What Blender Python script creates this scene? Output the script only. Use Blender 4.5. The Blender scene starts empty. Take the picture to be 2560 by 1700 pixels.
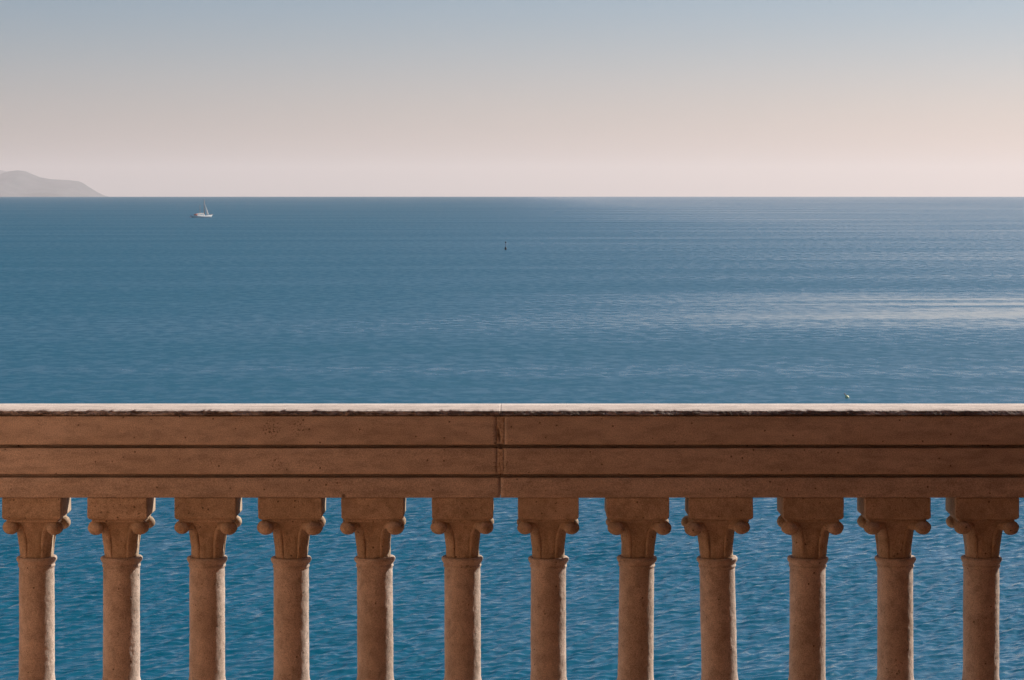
import bpy, bmesh, math, random
from mathutils import Vector, noise

random.seed(7)
scene = bpy.context.scene
COL = scene.collection
R_EARTH = 6371000.0

# ------------------------------------------------------------------ camera
F = 6190.0                      # focal length in photograph pixels
CX, LEVEL = 1280.0, 478.0       # optical axis column, true level line (the sea horizon dips below it)
CAM = Vector((0.0, -8.0, 1.761))
SEA_Z = CAM.z - 15.6
cam = bpy.data.cameras.new('camera')
cam.sensor_fit = 'HORIZONTAL'
cam.sensor_width = 36.0
cam.lens = F / 2560.0 * 36.0
cam.shift_y = -(850.0 - LEVEL) / 2560.0
cam.clip_start = 0.1
cam.clip_end = 200000.0
cam_o = bpy.data.objects.new('camera', cam)
cam_o.location = CAM
cam_o.rotation_euler = (math.radians(90), 0, 0)
COL.objects.link(cam_o)
scene.camera = cam_o

# ------------------------------------------------------------------ light
SUN_EL = 31.0
SUN_AZ = 38.0                   # from +x (right) towards +y (out to sea)
w = bpy.data.worlds.new('World')
scene.world = w
w.use_nodes = True
nt = w.node_tree
nt.nodes.clear()
sky = nt.nodes.new('ShaderNodeTexSky')
sky.sky_type = 'NISHITA'
sky.sun_disc = False
sky.sun_elevation = math.radians(SUN_EL)
sky.sun_rotation = math.radians(90.0 - SUN_AZ)
sky.altitude = 0.0
sky.air_density = 1.0
sky.dust_density = 1.0
sky.ozone_density = 1.5
bg = nt.nodes.new('ShaderNodeBackground')
bg.inputs['Strength'].default_value = 0.050
wo = nt.nodes.new('ShaderNodeOutputWorld')
tint = nt.nodes.new('ShaderNodeMix'); tint.data_type = 'RGBA'; tint.blend_type = 'MULTIPLY'
tint.inputs[0].default_value = 1.0
tcw = nt.nodes.new('ShaderNodeTexCoord')
spw = nt.nodes.new('ShaderNodeSeparateXYZ')
nt.links.new(tcw.outputs['Generated'], spw.inputs[0])
belt = nt.nodes.new('ShaderNodeMapRange')           # dusty layer low in the air, the same all round the horizon
belt.interpolation_type = 'SMOOTHSTEP'
belt.inputs['From Min'].default_value = 0.012
belt.inputs['From Max'].default_value = 0.085
nt.links.new(spw.outputs[2], belt.inputs['Value'])
hue = nt.nodes.new('ShaderNodeMix'); hue.data_type = 'RGBA'
hue.inputs[6].default_value = (1.18, 1.07, 1.32, 1.0)
hue.inputs[7].default_value = (0.70, 0.87, 1.15, 1.0)
nt.links.new(belt.outputs[0], hue.inputs[0])
nt.links.new(hue.outputs[2], tint.inputs[7])
nt.links.new(sky.outputs[0], tint.inputs[6])
nt.links.new(tint.outputs[2], bg.inputs['Color'])
nt.links.new(bg.outputs[0], wo.inputs['Surface'])

sun = bpy.data.lights.new('sun', 'SUN')
sun.energy = 5.0
sun.angle = math.radians(0.53)
sun.color = (1.0, 0.93, 0.84)
sun_o = bpy.data.objects.new('sun', sun)
e, a = math.radians(SUN_EL), math.radians(SUN_AZ)
SUN_DIR = Vector((math.cos(e) * math.cos(a), math.cos(e) * math.sin(a), math.sin(e)))
sun_o.rotation_euler = SUN_DIR.to_track_quat('Z', 'Y').to_euler()
sun_o.location = (6, 6, 12)
COL.objects.link(sun_o)

vs = scene.view_settings
vs.view_transform = 'Standard'
vs.look = 'None'
vs.exposure = 0.44
vs.gamma = 1.0
vs.use_curve_mapping = False
scene.render.engine = 'CYCLES'
scene.cycles.use_denoising = True
scene.cycles.max_bounces = 10
scene.cycles.diffuse_bounces = 5
scene.cycles.volume_bounces = 1
scene.cycles.caustics_reflective = False
scene.cycles.sample_clamp_indirect = 8.0

# ------------------------------------------------------------------ helpers
def px(x, D):
    return (x - CX) * D / F

def pz(y, D):
    return CAM.z - (y - LEVEL) * D / F

def link(name, me, mat=None, parent=None, smooth=False):
    o = bpy.data.objects.new(name, me)
    COL.objects.link(o)
    if mat:
        me.materials.clear()
        me.materials.append(mat)
    if parent is not None:
        o.parent = parent
    if smooth:
        me.polygons.foreach_set('use_smooth', [True] * len(me.polygons))
    return o

def mesh(name, verts, faces):
    me = bpy.data.meshes.new(name)
    me.from_pydata(verts, [], faces)
    me.update()
    return me

def tag(o, label=None, cat=None, group=None, kind=None):
    if label: o['label'] = label
    if cat: o['category'] = cat
    if group: o['group'] = group
    if kind: o['kind'] = kind
    return o

def empty(name, loc=(0, 0, 0)):
    o = bpy.data.objects.new(name, None)
    o.empty_display_size = 0.2
    o.location = loc
    COL.objects.link(o)
    return o

def nz(x, y=0.0, z=0.0):
    return noise.noise(Vector((x, y, z)))

def box_mesh(name, x0, x1, y0, y1, z0, z1, bevel=0.0, seg=2):
    bm = bmesh.new()
    bmesh.ops.create_cube(bm, size=1.0)
    for v in bm.verts:
        v.co = Vector(((x0 + x1) / 2 + v.co.x * (x1 - x0), (y0 + y1) / 2 + v.co.y * (y1 - y0), (z0 + z1) / 2 + v.co.z * (z1 - z0)))
    if bevel > 0:
        bmesh.ops.bevel(bm, geom=bm.edges[:], offset=bevel, segments=seg, affect='EDGES', profile=0.5)
    bmesh.ops.recalc_face_normals(bm, faces=bm.faces)
    me = bpy.data.meshes.new(name)
    bm.to_mesh(me); bm.free()
    return me

def loft(name, rings, cap=True):
    n = len(rings[0])
    verts = [p for r in rings for p in r]
    faces = []
    for i in range(len(rings) - 1):
        for j in range(n):
            k = (j + 1) % n
            faces.append((i * n + j, i * n + k, (i + 1) * n + k, (i + 1) * n + j))
    if cap:
        faces.append(tuple(reversed(range(n))))
        b = (len(rings) - 1) * n
        faces.append(tuple(range(b, b + n)))
    return verts, faces

# ------------------------------------------------------------------ materials
class NB:
    """small node builder"""
    def __init__(self, name):
        self.m = bpy.data.materials.new(name)
        self.m.use_nodes = True
        self.t = self.m.node_tree
        self.b = self.t.nodes['Principled BSDF']
        self.out = self.t.nodes['Material Output']
    def n(self, typ, **kw):
        nd = self.t.nodes.new(typ)
        for k, v in kw.items():
            setattr(nd, k, v)
        return nd
    def l(self, a_, b_):
        self.t.links.new(a_, b_)
    def val(self, sock, v):
        if isinstance(v, (int, float, tuple, list)):
            sock.default_value = v
        else:
            self.l(v, sock)
    def math(self, op, a_, b_=0.0, c_=None, clamp=False):
        nd = self.n('ShaderNodeMath', operation=op, use_clamp=clamp)
        self.val(nd.inputs[0], a_); self.val(nd.inputs[1], b_)
        if c_ is not None: self.val(nd.inputs[2], c_)
        return nd.outputs[0]
    def noise(self, vec, scale, detail=2.0, rough=0.5, dist=0.0):
        nd = self.n('ShaderNodeTexNoise')
        self.l(vec, nd.inputs['Vector'])
        nd.inputs['Scale'].default_value = scale
        nd.inputs['Detail'].default_value = detail
        nd.inputs['Roughness'].default_value = rough
        nd.inputs['Distortion'].default_value = dist
        return nd.outputs['Fac']
    def ramp(self, fac, lo, hi, a_=0.0, b_=1.0):
        nd = self.n('ShaderNodeMapRange')
        nd.interpolation_type = 'SMOOTHSTEP'
        self.val(nd.inputs['Value'], fac)
        nd.inputs['From Min'].default_value = lo
        nd.inputs['From Max'].default_value = hi
        nd.inputs['To Min'].default_value = a_
        nd.inputs['To Max'].default_value = b_
        return nd.outputs['Result']
    def mix(self, fac, a_, b_, blend='MIX'):
        nd = self.n('ShaderNodeMix', data_type='RGBA', blend_type=blend)
        self.val(nd.inputs[0], fac)
        self.val(nd.inputs[6], a_ if not isinstance(a_, tuple) else (*a_, 1.0))
        self.val(nd.inputs[7], b_ if not isinstance(b_, tuple) else (*b_, 1.0))
        return nd.outputs[2]
    def mapping(self, vec, scale=(1, 1, 1), rot=(0, 0, 0), loc=(0, 0, 0)):
        nd = self.n('ShaderNodeMapping')
        self.l(vec, nd.inputs['Vector'])
        nd.inputs['Scale'].default_value = scale
        nd.inputs['Rotation'].default_value = rot
        nd.inputs['Location'].default_value = loc
        return nd.outputs[0]

def plain(name, col, rough=0.7, spec=0.3):
    k = NB(name)
    k.b.inputs['Base Color'].default_value = (*col, 1)
    k.b.inputs['Roughness'].default_value = rough
    k.b.inputs['Specular IOR Level'].default_value = spec
    return k.m

def stone(name, light, dark, speck=0.5, per_object=True, clusters=(), stretch=(1, 1, 1), bump=1.0):
    k = NB(name)
    tc = k.n('ShaderNodeTexCoord')
    v = tc.outputs['Object']
    if per_object:
        oi = k.n('ShaderNodeObjectInfo')
        off = k.n('ShaderNodeVectorMath', operation='SCALE')
        comb = k.n('ShaderNodeCombineXYZ')
        k.l(oi.outputs['Random'], comb.inputs[0])
        k.val(comb.inputs[1], k.math('MULTIPLY', oi.outputs['Random'], 3.7))
        k.val(comb.inputs[2], k.math('MULTIPLY', oi.outputs['Random'], 7.3))
        k.l(comb.outputs[0], off.inputs[0]); off.inputs['Scale'].default_value = 9.0
        add = k.n('ShaderNodeVectorMath', operation='ADD')
        k.l(v, add.inputs[0]); k.l(off.outputs[0], add.inputs[1])
        v = add.outputs[0]
    vl = k.mapping(v, stretch)
    big = k.noise(vl, 5.0, 4.0, 0.6, 0.3)
    mid = k.noise(vl, 26.0, 4.0, 0.6, 0.2)
    grain = k.noise(v, 330.0, 3.0, 0.6)
    grain2 = k.noise(v, 120.0, 2.0, 0.55)
    c = k.mix(k.ramp(big, 0.32, 0.68), dark, light)
    c = k.mix(k.ramp(mid, 0.38, 0.72, 0.0, 0.6), c, tuple(x * 0.62 for x in dark))
    c = k.mix(k.ramp(k.noise(vl, 9.0, 3.0, 0.5, 0.4), 0.62, 0.8, 0.0, 0.35), c, tuple(min(1, x * 1.2) for x in light))
    g = k.ramp(grain, 0.3, 0.7, 0.68, 1.22)
    gm = k.n('ShaderNodeVectorMath', operation='SCALE')
    k.l(c, gm.inputs[0]); k.l(g, gm.inputs['Scale'])
    c = gm.outputs[0]
    # dark specks and open pores, gathered in patches
    patch = k.ramp(k.noise(v, 7.0, 3.0, 0.6), 0.42, 0.66)
    pores = k.ramp(grain2, 0.66 - 0.06 * speck, 0.72, 0.0, 1.0)
    pores = k.math('MULTIPLY', pores, k.math('MULTIPLY_ADD', patch, 0.75, 0.25))
    vor = k.n('ShaderNodeTexVoronoi'); vor.feature = 'F1'
    k.l(v, vor.inputs['Vector']); vor.inputs['Scale'].default_value = 55.0
    rare = k.math('GREATER_THAN', k.n('ShaderNodeSeparateColor').outputs[0], 0.9)
    sc_ = rare.node.inputs[0].links[0].from_node
    k.l(vor.outputs['Color'], sc_.inputs[0])
    hole = k.math('MULTIPLY', k.ramp(vor.outputs['Distance'], 0.10, 0.22, 1.0, 0.0), rare)
    pit = k.math('MAXIMUM', k.math('MULTIPLY', pores, speck), hole, clamp=True)
    for (cx, cy, cz, rad, amt) in clusters:
        dn = k.n('ShaderNodeVectorMath', operation='DISTANCE')
        k.l(tc.outputs['Object'], dn.inputs[0]); dn.inputs[1].default_value = (cx, cy, cz)
        near = k.ramp(dn.outputs['Value'], rad * 0.35, rad, 1.0, 0.0)
        th = k.ramp(k.noise(v, 150.0, 3.0, 0.6), 0.52, 0.62) if rad > 0.015 else 1.0
        pit = k.math('MAXIMUM', pit, k.math('MULTIPLY', k.math('MULTIPLY', near, th), amt), clamp=True)
    c = k.mix(k.math('MULTIPLY', pit, 0.8), c, (0.075, 0.05, 0.035))
    k.l(c, k.b.inputs['Base Color'])
    k.b.inputs['Roughness'].default_value = 0.9
    k.b.inputs['Specular IOR Level'].default_value = 0.15
    h = k.math('MULTIPLY', grain, 0.0010)
    h = k.math('ADD', h, k.math('MULTIPLY', grain2, 0.0016))
    h = k.math('ADD', h, k.math('MULTIPLY', mid, 0.002))
    h = k.math('SUBTRACT', h, k.math('MULTIPLY', pit, 0.0012))
    bp = k.n('ShaderNodeBump')
    bp.inputs['Strength'].default_value = bump
    bp.inputs['Distance'].default_value = 1.0
    k.l(h, bp.inputs['Height'])
    k.l(bp.outputs[0], k.b.inputs['Normal'])
    return k.m

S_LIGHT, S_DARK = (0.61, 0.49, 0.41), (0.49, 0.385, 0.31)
ZTOP = pz(1028, 8.0)
M_RAIL = stone('rail_stone', S_LIGHT, S_DARK, 0.35, False, stretch=(0.45, 1, 1.4), bump=0.7,
               clusters=((px(680, 8.0), 0.0, pz(1072, 8.0), 0.045, 0.95), (px(745, 8.0), 0.0, pz(1070, 8.0), 0.035, 0.9),
                         (px(690, 8.0), 0.0, pz(1160, 8.0), 0.03, 0.8), (px(1246, 8.0), 0.0, pz(1088, 8.0), 0.03, 0.9),
                         (px(1250, 8.0), 0.0, pz(1160, 8.0), 0.04, 0.8), (px(859, 8.0), 0.006, pz(1240, 8.0), 0.009, 1.0)))
M_COPING = stone('coping_stone', (0.64, 0.535, 0.46), (0.585, 0.48, 0.41), 0.15, False, stretch=(0.5, 1, 1), bump=0.5)
M_BAL = stone('baluster_stone', S_LIGHT, S_DARK, 0.75, True, bump=1.0)
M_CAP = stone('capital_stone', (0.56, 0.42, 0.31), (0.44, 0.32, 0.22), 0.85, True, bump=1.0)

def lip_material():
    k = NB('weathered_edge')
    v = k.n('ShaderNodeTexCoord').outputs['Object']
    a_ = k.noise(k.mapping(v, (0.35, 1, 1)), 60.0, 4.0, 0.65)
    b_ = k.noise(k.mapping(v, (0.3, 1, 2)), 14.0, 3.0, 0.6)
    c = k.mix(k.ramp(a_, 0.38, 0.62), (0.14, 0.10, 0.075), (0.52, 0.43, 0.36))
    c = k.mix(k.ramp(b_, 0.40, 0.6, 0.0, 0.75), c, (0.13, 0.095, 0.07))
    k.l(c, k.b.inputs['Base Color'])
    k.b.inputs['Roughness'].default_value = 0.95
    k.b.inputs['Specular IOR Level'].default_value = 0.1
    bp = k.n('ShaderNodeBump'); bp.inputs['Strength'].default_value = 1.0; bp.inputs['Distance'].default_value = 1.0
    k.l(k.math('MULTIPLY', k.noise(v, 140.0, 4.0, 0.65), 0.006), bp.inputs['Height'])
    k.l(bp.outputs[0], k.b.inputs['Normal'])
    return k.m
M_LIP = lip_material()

def mortar_material():
    k = NB('mortar')
    v = k.n('ShaderNodeTexCoord').outputs['Object']
    c = k.mix(k.ramp(k.noise(v, 90.0, 4.0, 0.6), 0.4, 0.65), (0.56, 0.43, 0.33), (0.34, 0.24, 0.17))
    k.l(c, k.b.inputs['Base Color'])
    k.b.inputs['Roughness'].default_value = 0.95
    bp = k.n('ShaderNodeBump'); bp.inputs['Strength'].default_value = 1.0; bp.inputs['Distance'].default_value = 1.0
    k.l(k.math('MULTIPLY', k.noise(v, 160.0, 3.0, 0.6), 0.003), bp.inputs['Height'])
    k.l(bp.outputs[0], k.b.inputs['Normal'])
    return k.m
M_MORTAR = mortar_material()

def tile_material():
    k = NB('terracotta_tiles')
    v = k.n('ShaderNodeTexCoord').outputs['Object']
    br = k.n('ShaderNodeTexBrick')
    k.l(v, br.inputs['Vector'])
    br.offset = 0.5
    br.inputs['Color1'].default_value = (0.58, 0.325, 0.195, 1)
    br.inputs['Color2'].default_value = (0.53, 0.28, 0.16, 1)
    br.inputs['Mortar'].default_value = (0.33, 0.24, 0.18, 1)
    br.inputs['Scale'].default_value = 1.0
    br.inputs['Mortar Size'].default_value = 0.006
    br.inputs['Brick Width'].default_value = 0.3
    br.inputs['Row Height'].default_value = 0.3
    c = k.mix(k.ramp(k.noise(v, 3.0, 4.0), 0.35, 0.7, 0.0, 0.3), br.outputs['Color'], (0.30, 0.18, 0.11))
    k.l(c, k.b.inputs['Base Color'])
    k.b.inputs['Roughness'].default_value = 0.6
    return k.m

def plaster_material():
    k = NB('ochre_plaster')
    v = k.n('ShaderNodeTexCoord').outputs['Object']
    c = k.mix(k.ramp(k.noise(v, 1.5, 5.0, 0.6), 0.3, 0.7), (0.87, 0.59, 0.41), (0.82, 0.54, 0.37))
    k.l(c, k.b.inputs['Base Color'])
    k.b.inputs['Roughness'].default_value = 0.95
    return k.m

def water_material():
    k = NB('sea_water')
    v = k.n('ShaderNodeNewGeometry').outputs['Position']
    sep = k.n('ShaderNodeSeparateXYZ'); k.l(v, sep.inputs[0])
    X, Y = sep.outputs[0], sep.outputs[1]
    def waves(ang, fx, fy, loc, detail, rough, dist):
        a_ = k.mapping(v, (1, 1, 0), (0, 0, math.radians(-ang)))
        return k.noise(k.mapping(a_, (fx, fy, 0), (0, 0, 0), loc), 1.0, detail, rough, dist)
    # wind streaks: long patches of calmer and rougher water
    st = waves(4, 0.0022, 0.020, (0, 0, 0), 5.0, 0.6, 0.5)
    st2 = waves(-5, 0.011, 0.075, (31, 7, 0), 4.0, 0.6, 0.4)
    gust = k.math('MULTIPLY_ADD', k.ramp(st, 0.30, 0.68), 0.6, k.math('MULTIPLY', k.ramp(st2, 0.28, 0.72), 0.4))
    # a glassy slick lying off to the right, broken into long fingers
    band = k.math('MULTIPLY', k.ramp(Y, 255, 300), k.ramp(Y, 345, 400, 1.0, 0.0))
    fing = k.ramp(waves(2, 0.010, 0.085, (4.3, 2.9, 0), 5.0, 0.62, 0.35), 0.27, 0.60)
    slick = k.math('MULTIPLY', k.math('MULTIPLY', band, fing), k.ramp(X, -25, 75), clamp=True)
    out = k.ramp(Y, 95, 165)                                   # wavelets run together farther out
    cat = waves(10, 0.55, 0.36, (8, 1, 0), 4.0, 0.7, 0.3)      # cat's paws
    w0 = waves(30, 0.07, 0.17, (3, 3, 0), 2.0, 0.5, 0.2)
    w1 = waves(40, 0.50, 1.05, (0, 0, 0), 3.0, 0.55, 0.5)
    w2 = waves(14, 1.5, 2.9, (5, 9, 0), 3.0, 0.6, 0.5)
    amp = k.math('MULTIPLY', k.math('MULTIPLY_ADD', gust, 0.9, 0.45), k.math('MULTIPLY_ADD', out, 0.06, 0.26))
    h = k.math('MULTIPLY', w0, 0.42)
    h = k.math('ADD', h, k.math('MULTIPLY', w1, 0.30))
    h = k.math('ADD', h, k.math('MULTIPLY', w2, 0.075))
    h = k.math('SUBTRACT', h, 0.5 * (0.42 + 0.30 + 0.075))           # heights about the mean level
    h = k.math('MULTIPLY', h, amp)
    h = k.math('MULTIPLY', h, k.math('MULTIPLY_ADD', slick, -0.98, 1.0))
    bp = k.n('ShaderNodeBump')
    bp.inputs['Strength'].default_value = 1.0
    bp.inputs['Distance'].default_value = 1.0
    k.l(h, bp.inputs['Height'])
    k.l(bp.outputs[0], k.b.inputs['Normal'])
    ro = k.math('MULTIPLY_ADD', out, 0.25, 0.14)
    ro = k.math('MULTIPLY_ADD', gust, 0.15, ro)
    ro = k.math('MULTIPLY_ADD', k.ramp(cat, 0.36, 0.64, -0.5, 0.5), 0.20, ro)
    ro = k.math('MULTIPLY_ADD', k.ramp(X, -110, 170), -0.23, ro)     # the lee to the right lies calmer
    ro = k.math('MULTIPLY', ro, k.math('MULTIPLY_ADD', slick, -0.72, 1.0))
    k.l(ro, k.b.inputs['Roughness'])
    k.b.inputs['Base Color'].default_value = (0.0, 0.086, 0.136, 1)
    k.b.inputs['IOR'].default_value = 1.33
    return k.m

# ------------------------------------------------------------------ sea, island, terrace
def build_sea():
    """one curved sheet to beyond the horizon; the water below the terrace carries real wavelets"""
    import numpy as np
    rng = np.random.default_rng(5)
    half = math.radians(16.0)
    ang = np.concatenate([np.linspace(-half, half, 640), np.linspace(half, 2 * math.pi - half, 100)[1:-1]]) + math.pi / 2
    rad = [6.0]
    while rad[-1] < 56.0: rad.append(rad[-1] * 1.15)
    rad[-1] = 66.0
    while rad[-1] < 142.0: rad.append(rad[-1] + 0.00082 * rad[-1])
    while rad[-1] < 56000.0: rad.append(rad[-1] * 1.06)
    rad = np.array(rad)
    A, Rr = np.meshgrid(ang, rad)
    X, Y = Rr * np.cos(A), Rr * np.sin(A)
    Z = np.zeros_like(X)
    rel = np.abs(A - math.pi / 2)
    fade = np.clip((142.0 - Rr) / 12.0, 0, 1) * np.clip((Rr - 64.0) / 4.0, 0, 1) * np.clip((half - rel) / 0.03, 0, 1)
    m = fade > 0
    x, y = X[m], Y[m]
    h = np.zeros_like(x)
    gx = 0.5 + 0.5 * np.sin(x * 0.11 + 1.7 * np.sin(y * 0.06 + 1.0)) * np.sin(y * 0.13 + 2.0 * np.sin(x * 0.05))
    for n_ in range(90):
        lam = 0.20 * (6.5 ** rng.random())                     # 0.2 to 1.3 m
        th = math.radians(137.0 + rng.normal(0, 22.0))         # travel direction: crests run up to the right
        k = 2 * math.pi / lam
        slope = 0.047 * (lam / 0.42) ** (0.2 if lam < 0.42 else -0.5)
        a = slope / k
        ph = k * (x * math.cos(th) + y * math.sin(th)) + rng.random() * 6.283
        h += a * (np.sin(ph) + 0.18 * np.sin(2 * ph + 1.5708)) * (0.72 + 0.5 * gx if lam < 1.4 else 1.0)
    Z[m] = h * fade[m]
    Z -= Rr * Rr / (2 * R_EARTH)
    nr, na = X.shape
    co = np.empty((nr * na + 1, 3), dtype=np.float32)
    co[:-1, 0] = X.ravel(); co[:-1, 1] = Y.ravel(); co[:-1, 2] = Z.ravel()
    co[-1] = 0
    idx = np.arange(nr * na).reshape(nr, na)
    nxt = np.roll(idx, -1, axis=1)
    q = np.stack([idx[:-1], idx[1:], nxt[1:], nxt[:-1]], axis=-1).reshape(-1, 4)
    t = np.stack([np.full(na, nr * na), idx[0], nxt[0]], axis=-1)
    me = bpy.data.meshes.new('sea')
    nq, ntr = len(q), len(t)
    me.vertices.add(len(co)); me.vertices.foreach_set('co', co.ravel())
    me.loops.add(nq * 4 + ntr * 3)
    me.loops.foreach_set('vertex_index', np.concatenate([q.ravel(), t.ravel()]).astype(np.int32))
    me.polygons.add(nq + ntr)
    me.polygons.foreach_set('loop_start', np.concatenate([np.arange(nq) * 4, nq * 4 + np.arange(ntr) * 3]).astype(np.int32))
    me.polygons.foreach_set('use_smooth', np.ones(nq + ntr, dtype=bool))
    me.update(calc_edges=True)
    o = link('sea', me, water_material())
    o.location = (CAM.x, CAM.y, SEA_Z)
    tag(o, 'blue rippled sea reaching to the horizon', kind='structure')
build_sea()

def sea_z(d):
    return SEA_Z - d * d / (2 * R_EARTH)

def build_island(name, prof, D, depth, label, seed):
    """ridge heights from (photo x, photo y) pairs, built as a real hill of that depth at distance D"""
    xs = [p[0] for p in prof]
    nx, ny = 150, 40
    verts, faces = [], []
    base = sea_z(D)
    for i in range(nx):
        u = xs[0] + (xs[-1] - xs[0]) * i / (nx - 1)
        for q in range(len(prof) - 1):
            if prof[q][0] <= u <= prof[q + 1][0]:
                f = (u - prof[q][0]) / (prof[q + 1][0] - prof[q][0])
                yy = prof[q][1] * (1 - f) + prof[q + 1][1] * f
                break
        H = pz(yy, D) - base
        X = px(u, D)
        for j in range(ny):
            s = j / (ny - 1) * 2 - 1
            k = max(0.0, 1 - abs(s)) ** 0.8
            z = H * k
            if 0 < j < ny - 1:
                z += (nz(X / 420 + seed, s * 5, seed) * 0.16 + nz(X / 130, s * 14, seed) * 0.07) * H * (1 - k) * 1.6
            y = s * depth * (0.35 + 0.65 * min(1, H / 400.0))
            verts.append((X, D + CAM.y + y, base + z - 6))
    for i in range(nx - 1):
        for j in range(ny - 1):
            faces.append((i * ny + j, (i + 1) * ny + j, (i + 1) * ny + j + 1, i * ny + j + 1))
    k = NB('island_scrub')
    v = k.n('ShaderNodeTexCoord').outputs['Object']
    k.l(k.mix(k.ramp(k.noise(v, 0.006, 5.0, 0.6), 0.4, 0.62), (0.035, 0.05, 0.055), (0.085, 0.09, 0.095)), k.b.inputs['Base Color'])
    k.b.inputs['Roughness'].default_value = 1.0
    o = link(name, mesh(name, verts, faces), k.m, smooth=True)
    return tag(o, label, kind='structure')

build_island('island', [(-420, 452), (-300, 436), (-180, 428), (-60, 436), (0, 434), (20, 426), (45, 423), (62, 425), (80, 433), (100, 441), (130, 446),
                        (170, 448), (196, 451), (206, 455), (222, 466), (240, 478), (252, 484), (262, 494), (280, 520)], 29000.0, 1700.0,
             'faint grey hilly island on the horizon at the left', 3.1)
build_island('far_island', [(-900, 500), (-620, 430), (-420, 405), (-240, 398), (-90, 410), (-20, 418), (15, 426), (60, 440), (140, 470), (220, 520)], 38000.0, 2000.0,
             'paler ridge showing behind the island at the left edge', 8.4)

M_TILE, M_PLASTER = tile_material(), plaster_material()
o = link('terrace_floor', box_mesh('terrace_floor', -5.0, 4.0, -11.0, 0.40, -0.2, 0.0), M_TILE)
tag(o, 'terracotta tiled terrace floor behind the balustrade', kind='structure')
o = link('terrace_base', box_mesh('terrace_base', -5.3, 4.3, -11.3, 0.34, SEA_Z - 4.0, -0.203), M_BAL)
tag(o, 'stone retaining wall carrying the terrace above the sea', kind='structure')
lg = tag(empty('bounce_loggia', (0, -6, 0)), 'unseen plastered shelter added to block sky and bounce warm light onto the balustrade', 'bounce_loggia')  # unseen walls and roof, added to shape the light on the balustrade front
M_TIMBER = plain('dark_timber', (0.17, 0.105, 0.065), 0.8)  # kept dark so the overhead and rear surfaces bounce little light
def lg_part(name, *b):
    p = link(name, box_mesh(name, b[0], b[1], b[2] + 6, b[3] + 6, b[4], b[5]), M_TIMBER if name in ('sky_block_roof', 'sky_block_wall') else M_PLASTER, lg)
lg_part('sky_block_wall', -3.3, 2.9, -11.0, -10.7, 0.0, 3.3)  # added to close off sky light from behind
lg_part('light_shaping_wall', -3.3, -3.0, -10.7, -0.3, 0.0, 3.3)  # added to catch the sun and bounce warm light from the left
lg_part('light_shaping_wall', 2.46, 2.9, -10.7, -0.12, 0.0, 3.3)  # added to shade the floor on the right
lg_part('sky_block_roof', -3.5, 3.1, -11.2, -1.0, 3.3, 3.55)  # added to keep blue sky light off the stone front

# ------------------------------------------------------------------ balustrade
bal = tag(empty('stone_balustrade', (0, 0, 0)), 'weathered sandstone balustrade of small capital-topped columns under a moulded rail', 'balustrade')
JX = px(1251, 8.0)

def rail_strip(name, x0, x1, y0, y1, z0, z1, mat, parent, seed, rough=0.0007, rad=0.004, dx=0.012, end0=True, end1=True):
    """a long moulded course: rounded front arrises, slightly wavy like hand-cut stone"""
    n = max(2, int((x1 - x0) / dx))
    prof = [(y1, z1), (y1, z0)]
    for t in (0, 30, 60, 90):                                   # lower front arris
        a_ = math.radians(t)
        prof.append((y0 + rad - rad * math.sin(a_), z0 + rad - rad * math.cos(a_)))
    for f in (0.25, 0.5, 0.75):
        prof.append((y0, z0 + rad + f * (z1 - z0 - 2 * rad)))
    for t in (0, 30, 60, 90):                                   # upper front arris
        a_ = math.radians(t)
        prof.append((y0 + rad - rad * math.cos(a_), z1 - rad + rad * math.sin(a_)))
    rings = []
    for i in range(n + 1):
        x = x0 + (x1 - x0) * i / n
        ring = []
        for q, (y, z) in enumerate(prof):
            if q >= 2:
                dy = rough * (nz(x * 3, z * 9, seed) * 1.6 + nz(x * 14, z * 30, seed) + 0.6 * nz(x * 55, z * 55, seed))
                dz = rough * (nz(x * 2.5, seed, z * 5) + 0.5 * nz(x * 20, seed, q))
            else:
                dy = dz = 0
            ring.append((x, y + dy, z + dz))
        rings.append(ring)
    v, f = loft(name, rings)
    o = link(name, mesh(name, v, f), mat, parent, smooth=True)
    for p in o.data.polygons[-2:]:
        p.use_smooth = False
    return o

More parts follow.
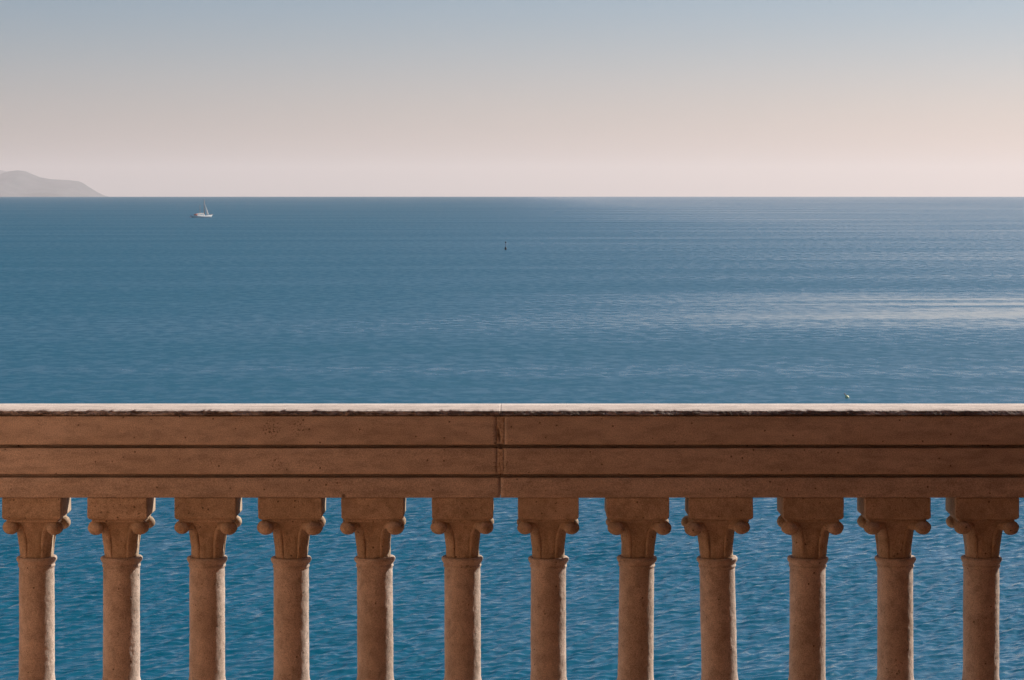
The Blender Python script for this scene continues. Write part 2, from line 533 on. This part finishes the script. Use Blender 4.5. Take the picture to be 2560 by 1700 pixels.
def coping(x0, x1, seed, chip, parent):
    """top slab: lit flat top, broken front edge built as rough geometry"""
    n = int((x1 - x0) / 0.004)
    z1, z0 = ZTOP, pz(1040, 8.0) + 0.0006
    yb = 0.294
    rings, mats = [], []
    rows = [(0.0, 0.0), (0.12, 0.12), (0.3, 0.3), (0.5, 0.5), (0.72, 0.75), (0.9, 1.0)]
    for i in range(n + 1):
        x = x0 + (x1 - x0) * i / n
        big = nz(x * 5, seed, 0.3)
        cut = 0.007 + chip * (0.5 + 0.5 * big)
        ring = [(x, yb, z0), (x, yb, z1 - 0.006), (x, yb - 0.006, z1)]
        for m in (0.66, 0.33):
            ring.append((x, cut + (yb - cut) * m, z1 + 0.0006 * nz(x * 4, m * 3, seed)))
        for (fz, fy) in rows:
            y = cut * (1 - fz) ** 1.0 - 0.004 * fz
            z = z1 - (z1 - z0) * fz
            amp = 0.0032 if fz > 0.02 else 0.0022
            y += amp * (nz(x * 70, fz * 4, seed) + 0.7 * nz(x * 170, fz * 9, seed) + 0.6 * nz(x * 22, fz * 2, seed))
            if 0.05 < fz < 0.88:
                z += 0.0016 * nz(x * 120, fz * 7, seed + 4)
            ring.append((x, y, z))
        ring.append((x, 0.02, z0))
        rings.append(ring)
    v, f = loft('coping', rings)
    me = mesh('coping', v, f)
    o = link('coping', me, M_COPING, parent)
    me.materials.append(M_LIP)
    m_ = len(rings[0])
    idx = [0] * len(me.polygons)
    sm = [False] * len(me.polygons)
    for i in range(n):
        for j in range(m_):
            if 5 <= j <= 10:
                idx[i * m_ + j] = 1
            sm[i * m_ + j] = True
    me.polygons.foreach_set('material_index', idx)
    me.polygons.foreach_set('use_smooth', sm)
    return o

zb = {'f1': (pz(1112, 8.0), pz(1040, 8.0)), 'f2': (pz(1186, 8.0), pz(1120.5, 8.0)), 'f3': (pz(1245, 8.0), pz(1194.5, 8.0))}
XL, XR = -2.45, 2.45
for side, (xa, xb) in enumerate(((XL, JX - 0.0008), (JX + 0.0008, XR))):
    blk = link('rail_block', box_mesh('rail_block', xa + (0.0005 if side else 0), xb + (0.0016 if side == 0 else 0), 0.030, 0.2, zb['f3'][0] + 0.004, zb['f1'][1] - 0.001, 0.002, 1), M_RAIL, bal)
    s = 11.0 + side * 20
    g = 0.0125
    xe = (xa, xb)
    inner = (lambda d: (xa, xb - d)) if side == 0 else (lambda d: (xa + d, xb))
    rail_strip('fascia', *inner(g), 0.0, 0.045, *zb['f1'], M_RAIL, blk, s + 1)
    rail_strip('fascia', *inner(g * 0.7), 0.0025, 0.045, *zb['f2'], M_RAIL, blk, s + 2)
    rail_strip('fascia', *inner(0.0), 0.005, 0.045, *zb['f3'], M_RAIL, blk, s + 3)
    coping(*inner(-0.00078), s + 4, 0.002 if side == 0 else 0.008, blk)
for nm, (z0, z1), hw in (('f1', zb['f1'], 0.0130), ('f2', zb['f2'], 0.0092)):
    nxs, nzs = 12, 40
    vv, ff = [], []
    for i in range(nxs):
        for j in range(nzs):
            u, t = i / (nxs - 1), j / (nzs - 1)
            x = JX + (u * 2 - 1) * hw + (0.0012 * nz(t * 9, i, 2.2) if 0 < i < nxs - 1 else 0)
            z = z0 + 0.003 + (z1 - z0 - 0.005) * t
            y = 0.0012 + 0.0012 * nz(x * 150, z * 150, 5) + 0.001 * nz(x * 300, z * 300, 9)
            if nm == 'f1':                                     # the deep scar in the joint
                q = ((x - (JX - 0.005 + (t - 0.4) * -0.012)) / 0.004) ** 2 + ((t - 0.36) / 0.22) ** 2
                y += 0.011 * math.exp(-q * q)
            if i in (0, nxs - 1):
                y += 0.0012
            vv.append((x, y, z))
    for i in range(nxs - 1):
        for j in range(nzs - 1):
            b = i * nzs + j
            ff.append((b, b + nzs, b + nzs + 1, b + 1))
    me = mesh('mortar_joint', vv, ff)
    o = link('mortar_joint', me, M_MORTAR, bal, smooth=True)
    sd = o.modifiers.new('thick', 'SOLIDIFY'); sd.thickness = 0.012; sd.offset = -1 if nm == 'f1' else -1

# balusters: photograph columns of shaft centre, abacus front left/right, shaft tilt in pixels over its height
DC = 8.105
Z_BASE = 0.10
cols = [(92, 4.6, 151.5, 0), (304, 218, 367, 0), (518, 436, 589, 0), (728, 643.7, 803, 1), (937, 851, 1007, 2), (1156, 1078.5, 1232, 1),
        (1371, 1295, 1446.7, 0), (1592, 1521, 1677, -4), (1793, 1716, 1876, 7), (2019, 1959, 2110.5, -1), (2238, 2163, 2327, 0), (2453, 2390.6, 2549, -1)]
extra = [(-123, -215, -60, 0), (-338, -436, -280, 0), (2668, 2607, 2764, 0), (2884, 2826, 2982, 0)]

def shaft_mesh(r, seed, h0, h1):
    """lathe with neck ring and base, surface broken up like worn sandstone; z measured from the baluster's foot"""
    P = []
    zr = h1                                                     # ring centre height
    P += [(0.0, 0.0), (r * 1.42, 0.0), (r * 1.42, 0.018), (r * 1.50, 0.026), (r * 1.46, 0.040), (r * 1.22, 0.047), (r * 1.12, 0.052), (r * 1.06, 0.060), (r * 1.02, 0.075)]
    m = 84
    z0, z1 = 0.09, zr - 0.030
    for i in range(m + 1):
        t = i / m
        P.append((r * (1.012 - 0.012 * t), z0 + (z1 - z0) * t))
    P += [(r * 1.005, zr - 0.027), (r * 1.045, zr - 0.0245), (r * 1.058, zr - 0.0215), (r * 1.045, zr - 0.0185), (r * 1.022, zr - 0.0165), (r * 1.045, zr - 0.013), (r * 1.10, zr - 0.008),
          (r * 1.145, zr - 0.003), (r * 1.158, zr + 0.001), (r * 1.14, zr + 0.005), (r * 1.08, zr + 0.0082), (r * 0.97, zr + 0.0085), (r * 0.90, zr + 0.0070), (r * 0.6, zr + 0.007)]
    n = 72
    verts, faces = [], []
    for (rr, z) in P:
        for j in range(n):
            t = 2 * math.pi * j / n
            c, s_ = math.cos(t), math.sin(t)
            d = 0.0
            if rr > 0.03:
                d = 0.0012 * nz(c * 1.2 + seed, s_ * 1.2, z * 7) + 0.0009 * nz(c * 5, s_ * 5 + seed, z * 60) + 0.0007 * nz(c * 11 + seed, s_ * 11, z * 160)
            verts.append(((rr + d) * c, (rr + d) * s_, z + (0.0008 * nz(c * 3, s_ * 3, seed) if z > zr - 0.02 else 0)))
    for i in range(len(P) - 1):
        for j in range(n):
            k = (j + 1) % n
            faces.append((i * n + j, i * n + k, (i + 1) * n + k, (i + 1) * n + j))
    return mesh('baluster', verts, faces)

def bell_mesh(r, h0, h1, hw, seed):
    """capital bell: round at the ring, flaring to a soft square under the abacus"""
    n, m = 64, 22
    rings = []
    for i in range(m + 1):
        t = i / m
        z = h0 + (h1 - h0) * t
        sq = max(0.0, (t - 0.35) / 0.65) ** 1.5
        base = r * (0.955 - 0.035 * (1 - t) ** 12) + (hw * 0.90 - r) * max(0.0, (t - 0.45) / 0.55) ** 2.1
        ring = []
        for j in range(n):
            a_ = 2 * math.pi * j / n
            c, s_ = math.cos(a_), math.sin(a_)
            p = 2 + 4 * sq
            k = (abs(c) ** p + abs(s_) ** p) ** (-1 / p)
            # shallow concave flutes between the corner leaves
            d = -0.0035 * (math.cos(4 * a_) ** 2) * math.sin(math.pi * min(1, t * 1.1)) if math.cos(4 * a_) > 0 else 0
            d += 0.0009 * nz(c * 4 + seed, s_ * 4, z * 60) + 0.0006 * nz(c * 9, s_ * 9 + seed, z * 150)
            ring.append(((base * k + d) * c, (base * k + d) * s_, z))
        rings.append(ring)
    v, f = loft('bell', rings)
    return mesh('bell', v, f)

def volute_mesh(r, h0, zk, uk, kr, seed):
    """corner leaf: a broad stem climbing the bell along the diagonal and curling out into a round knob"""
    path = [(r * 0.86, h0 - 0.004), (r * 0.91, h0 + 0.015), (r * 0.93, h0 + 0.034), (r * 0.97, h0 + 0.052), (r * 1.06, zk - 0.010), (r * 1.22, zk + 0.004), (r * 1.42, zk + 0.006), (uk - 0.012, zk + 0.005), (uk - 0.002, zk + 0.004)]
    wid = [0.019, 0.0195, 0.020, 0.0205, 0.0210, 0.0205, 0.020, 0.020, 0.018]
    thk = [0.006, 0.0065, 0.007, 0.0085, 0.011, 0.015, 0.017, 0.018, 0.017]
    # smooth the path
    pts = []
    for i in range(len(path) - 1):
        for f in (0, 0.5):
            p0, p1 = path[max(0, i - 1)], path[i]
            p2, p3 = path[i + 1], path[min(len(path) - 1, i + 2)]
            q = []
            for k in (0, 1):
                q.append(0.5 * ((2 * p1[k]) + (-p0[k] + p2[k]) * f + (2 * p0[k] - 5 * p1[k] + 4 * p2[k] - p3[k]) * f * f + (-p0[k] + 3 * p1[k] - 3 * p2[k] + p3[k]) * f ** 3))
            pts.append((q[0], q[1], wid[i] * (1 - f) + wid[i + 1] * f, thk[i] * (1 - f) + thk[i + 1] * f))
    n = 18
    rings = []
    for i, (u, z, w_, t_) in enumerate(pts):
        a0, a1 = pts[max(0, i - 1)], pts[min(len(pts) - 1, i + 1)]
        tx, tz = a1[0] - a0[0], a1[1] - a0[1]
        L = math.hypot(tx, tz); tx /= L; tz /= L
        nx_, nz_ = tz, -tx                                       # outward normal in the diagonal plane
        ring = []
        for j in range(n):
            a_ = 2 * math.pi * j / n
            cw = math.copysign(abs(math.cos(a_)) ** 0.75, math.cos(a_))
            st = math.copysign(abs(math.sin(a_)) ** 0.8, math.sin(a_))
            off = st * t_
            ring.append((u + nx_ * off, cw * w_, z + nz_ * off))
        rings.append(ring)
    v, f = loft('volute', rings)
    # knob
    b0 = len(v)
    nu, nv = 26, 16
    for i in range(nv + 1):
        th = math.pi * i / nv
        for j in range(nu):
            ph = 2 * math.pi * j / nu
            d = Vector((math.sin(th) * math.cos(ph), math.sin(th) * math.sin(ph), math.cos(th)))
            k = kr * (1 + 0.05 * nz(d.x * 1.7 + seed, d.y * 1.7, d.z * 1.7) + 0.03 * nz(d.x * 6, d.y * 6 + seed, d.z * 6))
            v.append((uk + d.x * k * 0.98, d.y * k * 1.24, zk + d.z * k * 0.94))
    for i in range(nv):
        for j in range(nu):
            k = (j + 1) % nu
            f.append((b0 + i * nu + j, b0 + (i + 1) * nu + j, b0 + (i + 1) * nu + k, b0 + i * nu + k))
    ca, sa = math.cos(math.pi / 4), math.sin(math.pi / 4)
    v = [(x * ca - y * sa, x * sa + y * ca, z) for (x, y, z) in v]
    return mesh('volute', v, f)

def abacus_mesh(hx, hy, z0, z1, seed):
    bm = bmesh.new()
    bmesh.ops.create_cube(bm, size=1.0)
    for vv in bm.verts:
        vv.co = Vector((vv.co.x * 2 * hx, vv.co.y * 2 * hy, (z0 + z1) / 2 + vv.co.z * (z1 - z0)))
    low = [e_ for e_ in bm.edges if all(vv.co.z < (z0 + z1) / 2 for vv in e_.verts)]
    bmesh.ops.bevel(bm, geom=low, offset=0.007, segments=1, affect='EDGES')
    bmesh.ops.bevel(bm, geom=[e_ for e_ in bm.edges if e_.calc_face_angle(0) > 0.3], offset=0.0022, segments=2, affect='EDGES', profile=0.5)
    bmesh.ops.subdivide_edges(bm, edges=[e_ for e_ in bm.edges if e_.calc_length() > 0.03], cuts=7, use_grid_fill=True)
    for vv in bm.verts:
        p = vv.co
        k = Vector((nz(p.x * 30 + seed, p.y * 30, p.z * 30), nz(p.x * 30, p.y * 30 + seed, p.z * 30), nz(p.x * 30, p.y * 30, p.z * 30 + seed)))
        if p.z < z1 - 0.0005:
            vv.co = p + k * 0.0011
    bmesh.ops.recalc_face_normals(bm, faces=bm.faces)
    me = bpy.data.meshes.new('abacus')
    bm.to_mesh(me); bm.free()
    return me

def baluster(c, l, r_, tilt, seed):
    rng = random.Random(seed)
    x_ab = px((l + r_) / 2, 8.008)
    hw = (r_ - l) / 2 * 8.008 / F
    x_sh = px(c, DC)
    r = 87.8 * DC / F / 2 * rng.uniform(0.985, 1.03)
    zr = pz(1397, DC) - Z_BASE + rng.uniform(-0.0015, 0.0015)
    sh = shaft_mesh(r, seed * 3.3, 0.0, zr)
    o = link('baluster', sh, M_BAL, bal, smooth=True)
    o.location = (x_sh, 0.105, Z_BASE)
    tl = tilt * DC / F / 0.45
    o.rotation_euler = (0, -tl, 0)
    if tilt:
        o.location.x += tl * (zr - 0.03)
    # capital pieces sit at the abacus, half way between the two measured axes at the bell
    dxa = x_ab - x_sh
    z_ab1 = zb['f3'][0] - Z_BASE
    z_ab0 = pz(1300, 8.008) - Z_BASE
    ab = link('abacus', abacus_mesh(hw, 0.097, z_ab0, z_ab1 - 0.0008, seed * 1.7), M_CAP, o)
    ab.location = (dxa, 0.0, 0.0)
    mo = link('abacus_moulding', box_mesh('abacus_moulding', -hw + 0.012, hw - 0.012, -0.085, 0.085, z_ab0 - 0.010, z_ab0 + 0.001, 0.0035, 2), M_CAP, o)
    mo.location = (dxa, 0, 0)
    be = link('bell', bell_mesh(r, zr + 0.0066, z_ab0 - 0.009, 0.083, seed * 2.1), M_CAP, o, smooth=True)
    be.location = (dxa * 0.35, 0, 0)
    for q in range(4):
        kr = 0.0243 * rng.uniform(0.94, 1.05)
        zk = pz(1319, 8.03) - Z_BASE + rng.uniform(-0.002, 0.002)
        uk = (hw - kr * 0.98) * math.sqrt(2)
        vo = link('volute', volute_mesh(r, zr + 0.011, zk, uk, kr, seed * 5 + q), M_CAP, o, smooth=True)
        vo.location = (dxa * 0.8, 0, 0)
        vo.rotation_euler = (0, 0, q * math.pi / 2)
    if tilt:
        for ch in (ab, mo):
            ch.rotation_euler = (0, tl, 0)
    return o

for i, (c, l, r_, tilt) in enumerate(cols + extra):
    baluster(c, l, r_, tilt, i + 1)

link('plinth_course', box_mesh('plinth_course', XL, XR, 0.0, 0.21, 0.0, Z_BASE - 0.0005, 0.006, 2), M_RAIL, bal)
for sx in (-1, 1):
    p = link('end_pier', box_mesh('end_pier', -0.2, 0.2, -0.05, 0.30, 0.0, ZTOP + 0.02, 0.008, 2), M_BAL, bal)
    p.location = (sx * 2.652, 0, 0)

# ------------------------------------------------------------------ sailing boat
def boat():
    d = 1490.0
    X = px(503, d)
    o = empty('sailboat', (X, CAM.y + d, sea_z(d)))
    tag(o, 'small white two-masted sailboat with a furled pale jib near the horizon', 'sailboat')
    M_W, M_D = plain('white_hull_paint', (0.80, 0.78, 0.74), 0.35, 0.5), plain('wooden_deck', (0.42, 0.27, 0.16), 0.6)
    M_M, M_S = plain('varnished_spar', (0.30, 0.16, 0.10), 0.4), plain('sailcloth', (0.82, 0.77, 0.70), 0.9)
    M_A = plain('navy_band', (0.03, 0.05, 0.12), 0.5)
    M_G = plain('cabin_window', (0.04, 0.04, 0.05), 0.1, 0.6)
    L = 11.0
    # hull: stations from stern (-x) to bow (+x)
    rings = []
    for i in range(19):
        t = i / 18
        x = -L / 2 + L * t
        bw = 1.65 * (math.sin(math.pi * (0.16 + 0.84 * t) * 0.98) ** 0.7) if t < 0.999 else 0.04
        bw = max(0.05, bw)
        sheer = 0.95 + 1.1 * (t - 0.42) ** 2 * 1.8
        ring = []
        for j in range(13):
            a_ = math.pi * j / 12
            yy = -math.cos(a_) * bw * (1.0 if j in (0, 12) else 0.985)
            zz = sheer - (sheer + 0.45 * math.sin(math.pi * min(1, t + 0.08))) * math.sin(a_) ** 0.6
            ring.append((x + (0.5 * (zz / 1.2) if t > 0.9 else 0) * (t - 0.9) * 10, yy, zz))
        rings.append(ring)
    v, f = [], []
    for r in rings: v += r
    for i in range(18):
        for j in range(12):
            b = i * 13 + j
            f.append((b, b + 13, b + 14, b + 1))
        f.append((i * 13 + 12, (i + 1) * 13 + 12, (i + 1) * 13, i * 13))
    f.append(tuple(range(13))); f.append(tuple(reversed(range(18 * 13, 19 * 13))))
    h = link('hull', mesh('hull', v, f), M_W, o)
    # dark bottom band at the waterline
    vb = [(x * 0.985, y * 0.0 + s * (1.62 * max(0.05, math.sin(math.pi * (0.16 + 0.84 * (x / L + 0.5)) * 0.98)) ** 0.7 + 0.012), z)
          for s in (-1, 1) for x in [-L / 2 + L * q / 16 for q in range(16)] for z in (0.0, 0.16)]
    fb = []
    for s in range(2):
        for q in range(15):
            b = s * 32 + q * 2
            fb.append((b, b + 2, b + 3, b + 1))
    bb = link('waterline_band', mesh('waterline_band', vb, fb), M_A, h)
    bb.modifiers.new('thick', 'SOLIDIFY').thickness = 0.03
    cb = link('cabin', box_mesh('cabin', -2.6, 1.4, -0.85, 0.85, 0.9, 1.65, 0.18, 2), M_W, o)
    for q in range(4):
        link('window', box_mesh('window', -2.2 + q * 0.85, -1.75 + q * 0.85, -0.875, -0.84, 1.22, 1.42, 0.01, 1), M_G, cb)
    link('dodger', box_mesh('dodger', -3.5, -2.4, -0.9, 0.9, 1.3, 2.2, 0.3, 3), plain('faded_red_canvas', (0.5, 0.22, 0.18), 0.9), o)
    def spar(name, p0, p1, r0, r1):
        p0, p1 = Vector(p0), Vector(p1)
        q = (p1 - p0).to_track_quat('Z', 'Y').to_matrix()
        rr = []
        for k in range(2):
            c_ = p0 if k == 0 else p1
            rad = r0 if k == 0 else r1
            rr.append([tuple(c_ + q @ Vector((rad * math.cos(t), rad * math.sin(t), 0))) for t in [2 * math.pi * j / 10 for j in range(10)]])
        v_, f_ = loft(name, rr)
        return link(name, mesh(name, v_, f_), M_M, o, smooth=True)
    spar('main_mast', (1.7, 0, 0.8), (1.6, 0, 10.8), 0.16, 0.10)
    spar('mizzen_mast', (-0.6, 0, 0.8), (-0.7, 0, 7.6), 0.10, 0.06)
    spar('boom', (1.65, 0, 2.2), (-2.6, 0, 2.1), 0.11, 0.08)
    spar('bowsprit', (4.6, 0, 1.45), (6.6, 0, 1.95), 0.13, 0.08)
    spar('forestay', (1.65, 0, 9.6), (6.0, 0, 1.9), 0.02, 0.02)
    # furled mainsail along the boom
    rr = []
    for k in range(9):
        t = k / 8
        rad = 0.10 + 0.16 * math.sin(math.pi * min(1, t * 0.8 + 0.15)) + 0.02 * (k % 2)
        rr.append([(1.45 - 3.9 * t, rad * math.cos(q), 2.42 - 0.1 * t + rad * 0.8 * math.sin(q)) for q in [2 * math.pi * j / 10 for j in range(10)]])
    v_, f_ = loft('furled_mainsail', rr)
    link('furled_mainsail', mesh('furled_mainsail', v_, f_), M_S, o, smooth=True)
    # jib: tall narrow curved triangle ahead of the mast
    vs_, fs_ = [], []
    m = 10
    for i in range(m + 1):
        t = i / m
        lx = 2.0 + (3.5 - 2.0) * t ** 1.1 * 0.75
        rx = 1.95 + (4.1 - 1.95) * t
        z = 8.2 - (8.2 - 1.7) * t
        for j in range(5):
            s = j / 4
            vs_.append((lx + (rx - lx) * s, -0.45 * math.sin(math.pi * s) * t, z))
    for i in range(m):
        for j in range(4):
            b = i * 5 + j
            fs_.append((b, b + 1, b + 6, b + 5))
    jb = link('jib', mesh('jib', vs_, fs_), M_S, o, smooth=True)
    jb.modifiers.new('thick', 'SOLIDIFY').thickness = 0.04
    o.rotation_euler = (0, 0, math.radians(50))
    o.scale = (1.5, 1.15, 1.0)
boat()

# ------------------------------------------------------------------ marker buoy and unidentified yellow speck
def lathe(name, prof, mat, parent, n=16, smooth=True):
    rings = [[(r * math.cos(2 * math.pi * j / n), r * math.sin(2 * math.pi * j / n), z) for j in range(n)] for (r, z) in prof]
    v_, f_ = loft(name, rings)
    return link(name, mesh(name, v_, f_), mat, parent, smooth=smooth)

d = 660.0
bu = tag(empty('marker_buoy', (px(1264, d), CAM.y + d, sea_z(d))), 'tiny dark spar buoy with a round topmark far out on the sea', 'buoy')
M_BD, M_BR = plain('dark_buoy_paint', (0.03, 0.035, 0.04), 0.5), plain('faded_red_paint', (0.30, 0.14, 0.12), 0.6)
lathe('float', [(0.02, -0.3), (0.22, -0.25), (0.27, 0.0), (0.27, 0.45), (0.20, 0.7), (0.09, 0.8)], M_BD, bu)
lathe('pole', [(0.055, 0.78), (0.05, 1.85)], M_BR, bu, 10)
lathe('topmark', [(0.02, 1.80), (0.16, 1.88), (0.23, 2.02), (0.16, 2.17), (0.02, 2.25)], M_BD, bu)
d = 187.0
fl = tag(empty('yellow_speck', (px(2119, d), CAM.y + d, sea_z(d))), 'small unidentified pale yellow speck just above the rail, built as a tilted float', 'float')
fl.rotation_euler = (0, math.radians(-38), 0)
lathe('body', [(0.02, -0.10), (0.10, -0.08), (0.135, 0.0), (0.12, 0.14), (0.06, 0.22), (0.02, 0.24)], plain('yellow_plastic', (0.92, 0.86, 0.40), 0.4), fl)
lathe('stem', [(0.03, 0.23), (0.025, 0.36), (0.05, 0.37), (0.05, 0.41)], plain('worn_red_plastic', (0.5, 0.32, 0.25), 0.5), fl, 10)

# ------------------------------------------------------------------ haze
hz = link('haze', box_mesh('haze', -62000, 62000, -62000, 62000, sea_z(56000) - 1.0, 620.0), None)
hm = bpy.data.materials.new('sea_haze')
hm.use_nodes = True
t = hm.node_tree
t.nodes.clear()
pv = t.nodes.new('ShaderNodeVolumePrincipled')
pv.inputs['Color'].default_value = (0.93, 0.81, 0.77, 1)
pv.inputs['Density'].default_value = 3.3e-5
pv.inputs['Anisotropy'].default_value = 0.25
mo_ = t.nodes.new('ShaderNodeOutputMaterial')
t.links.new(pv.outputs[0], mo_.inputs['Volume'])
hz.data.materials.append(hm)
tag(hz, 'pale sea haze over the water', kind='stuff')
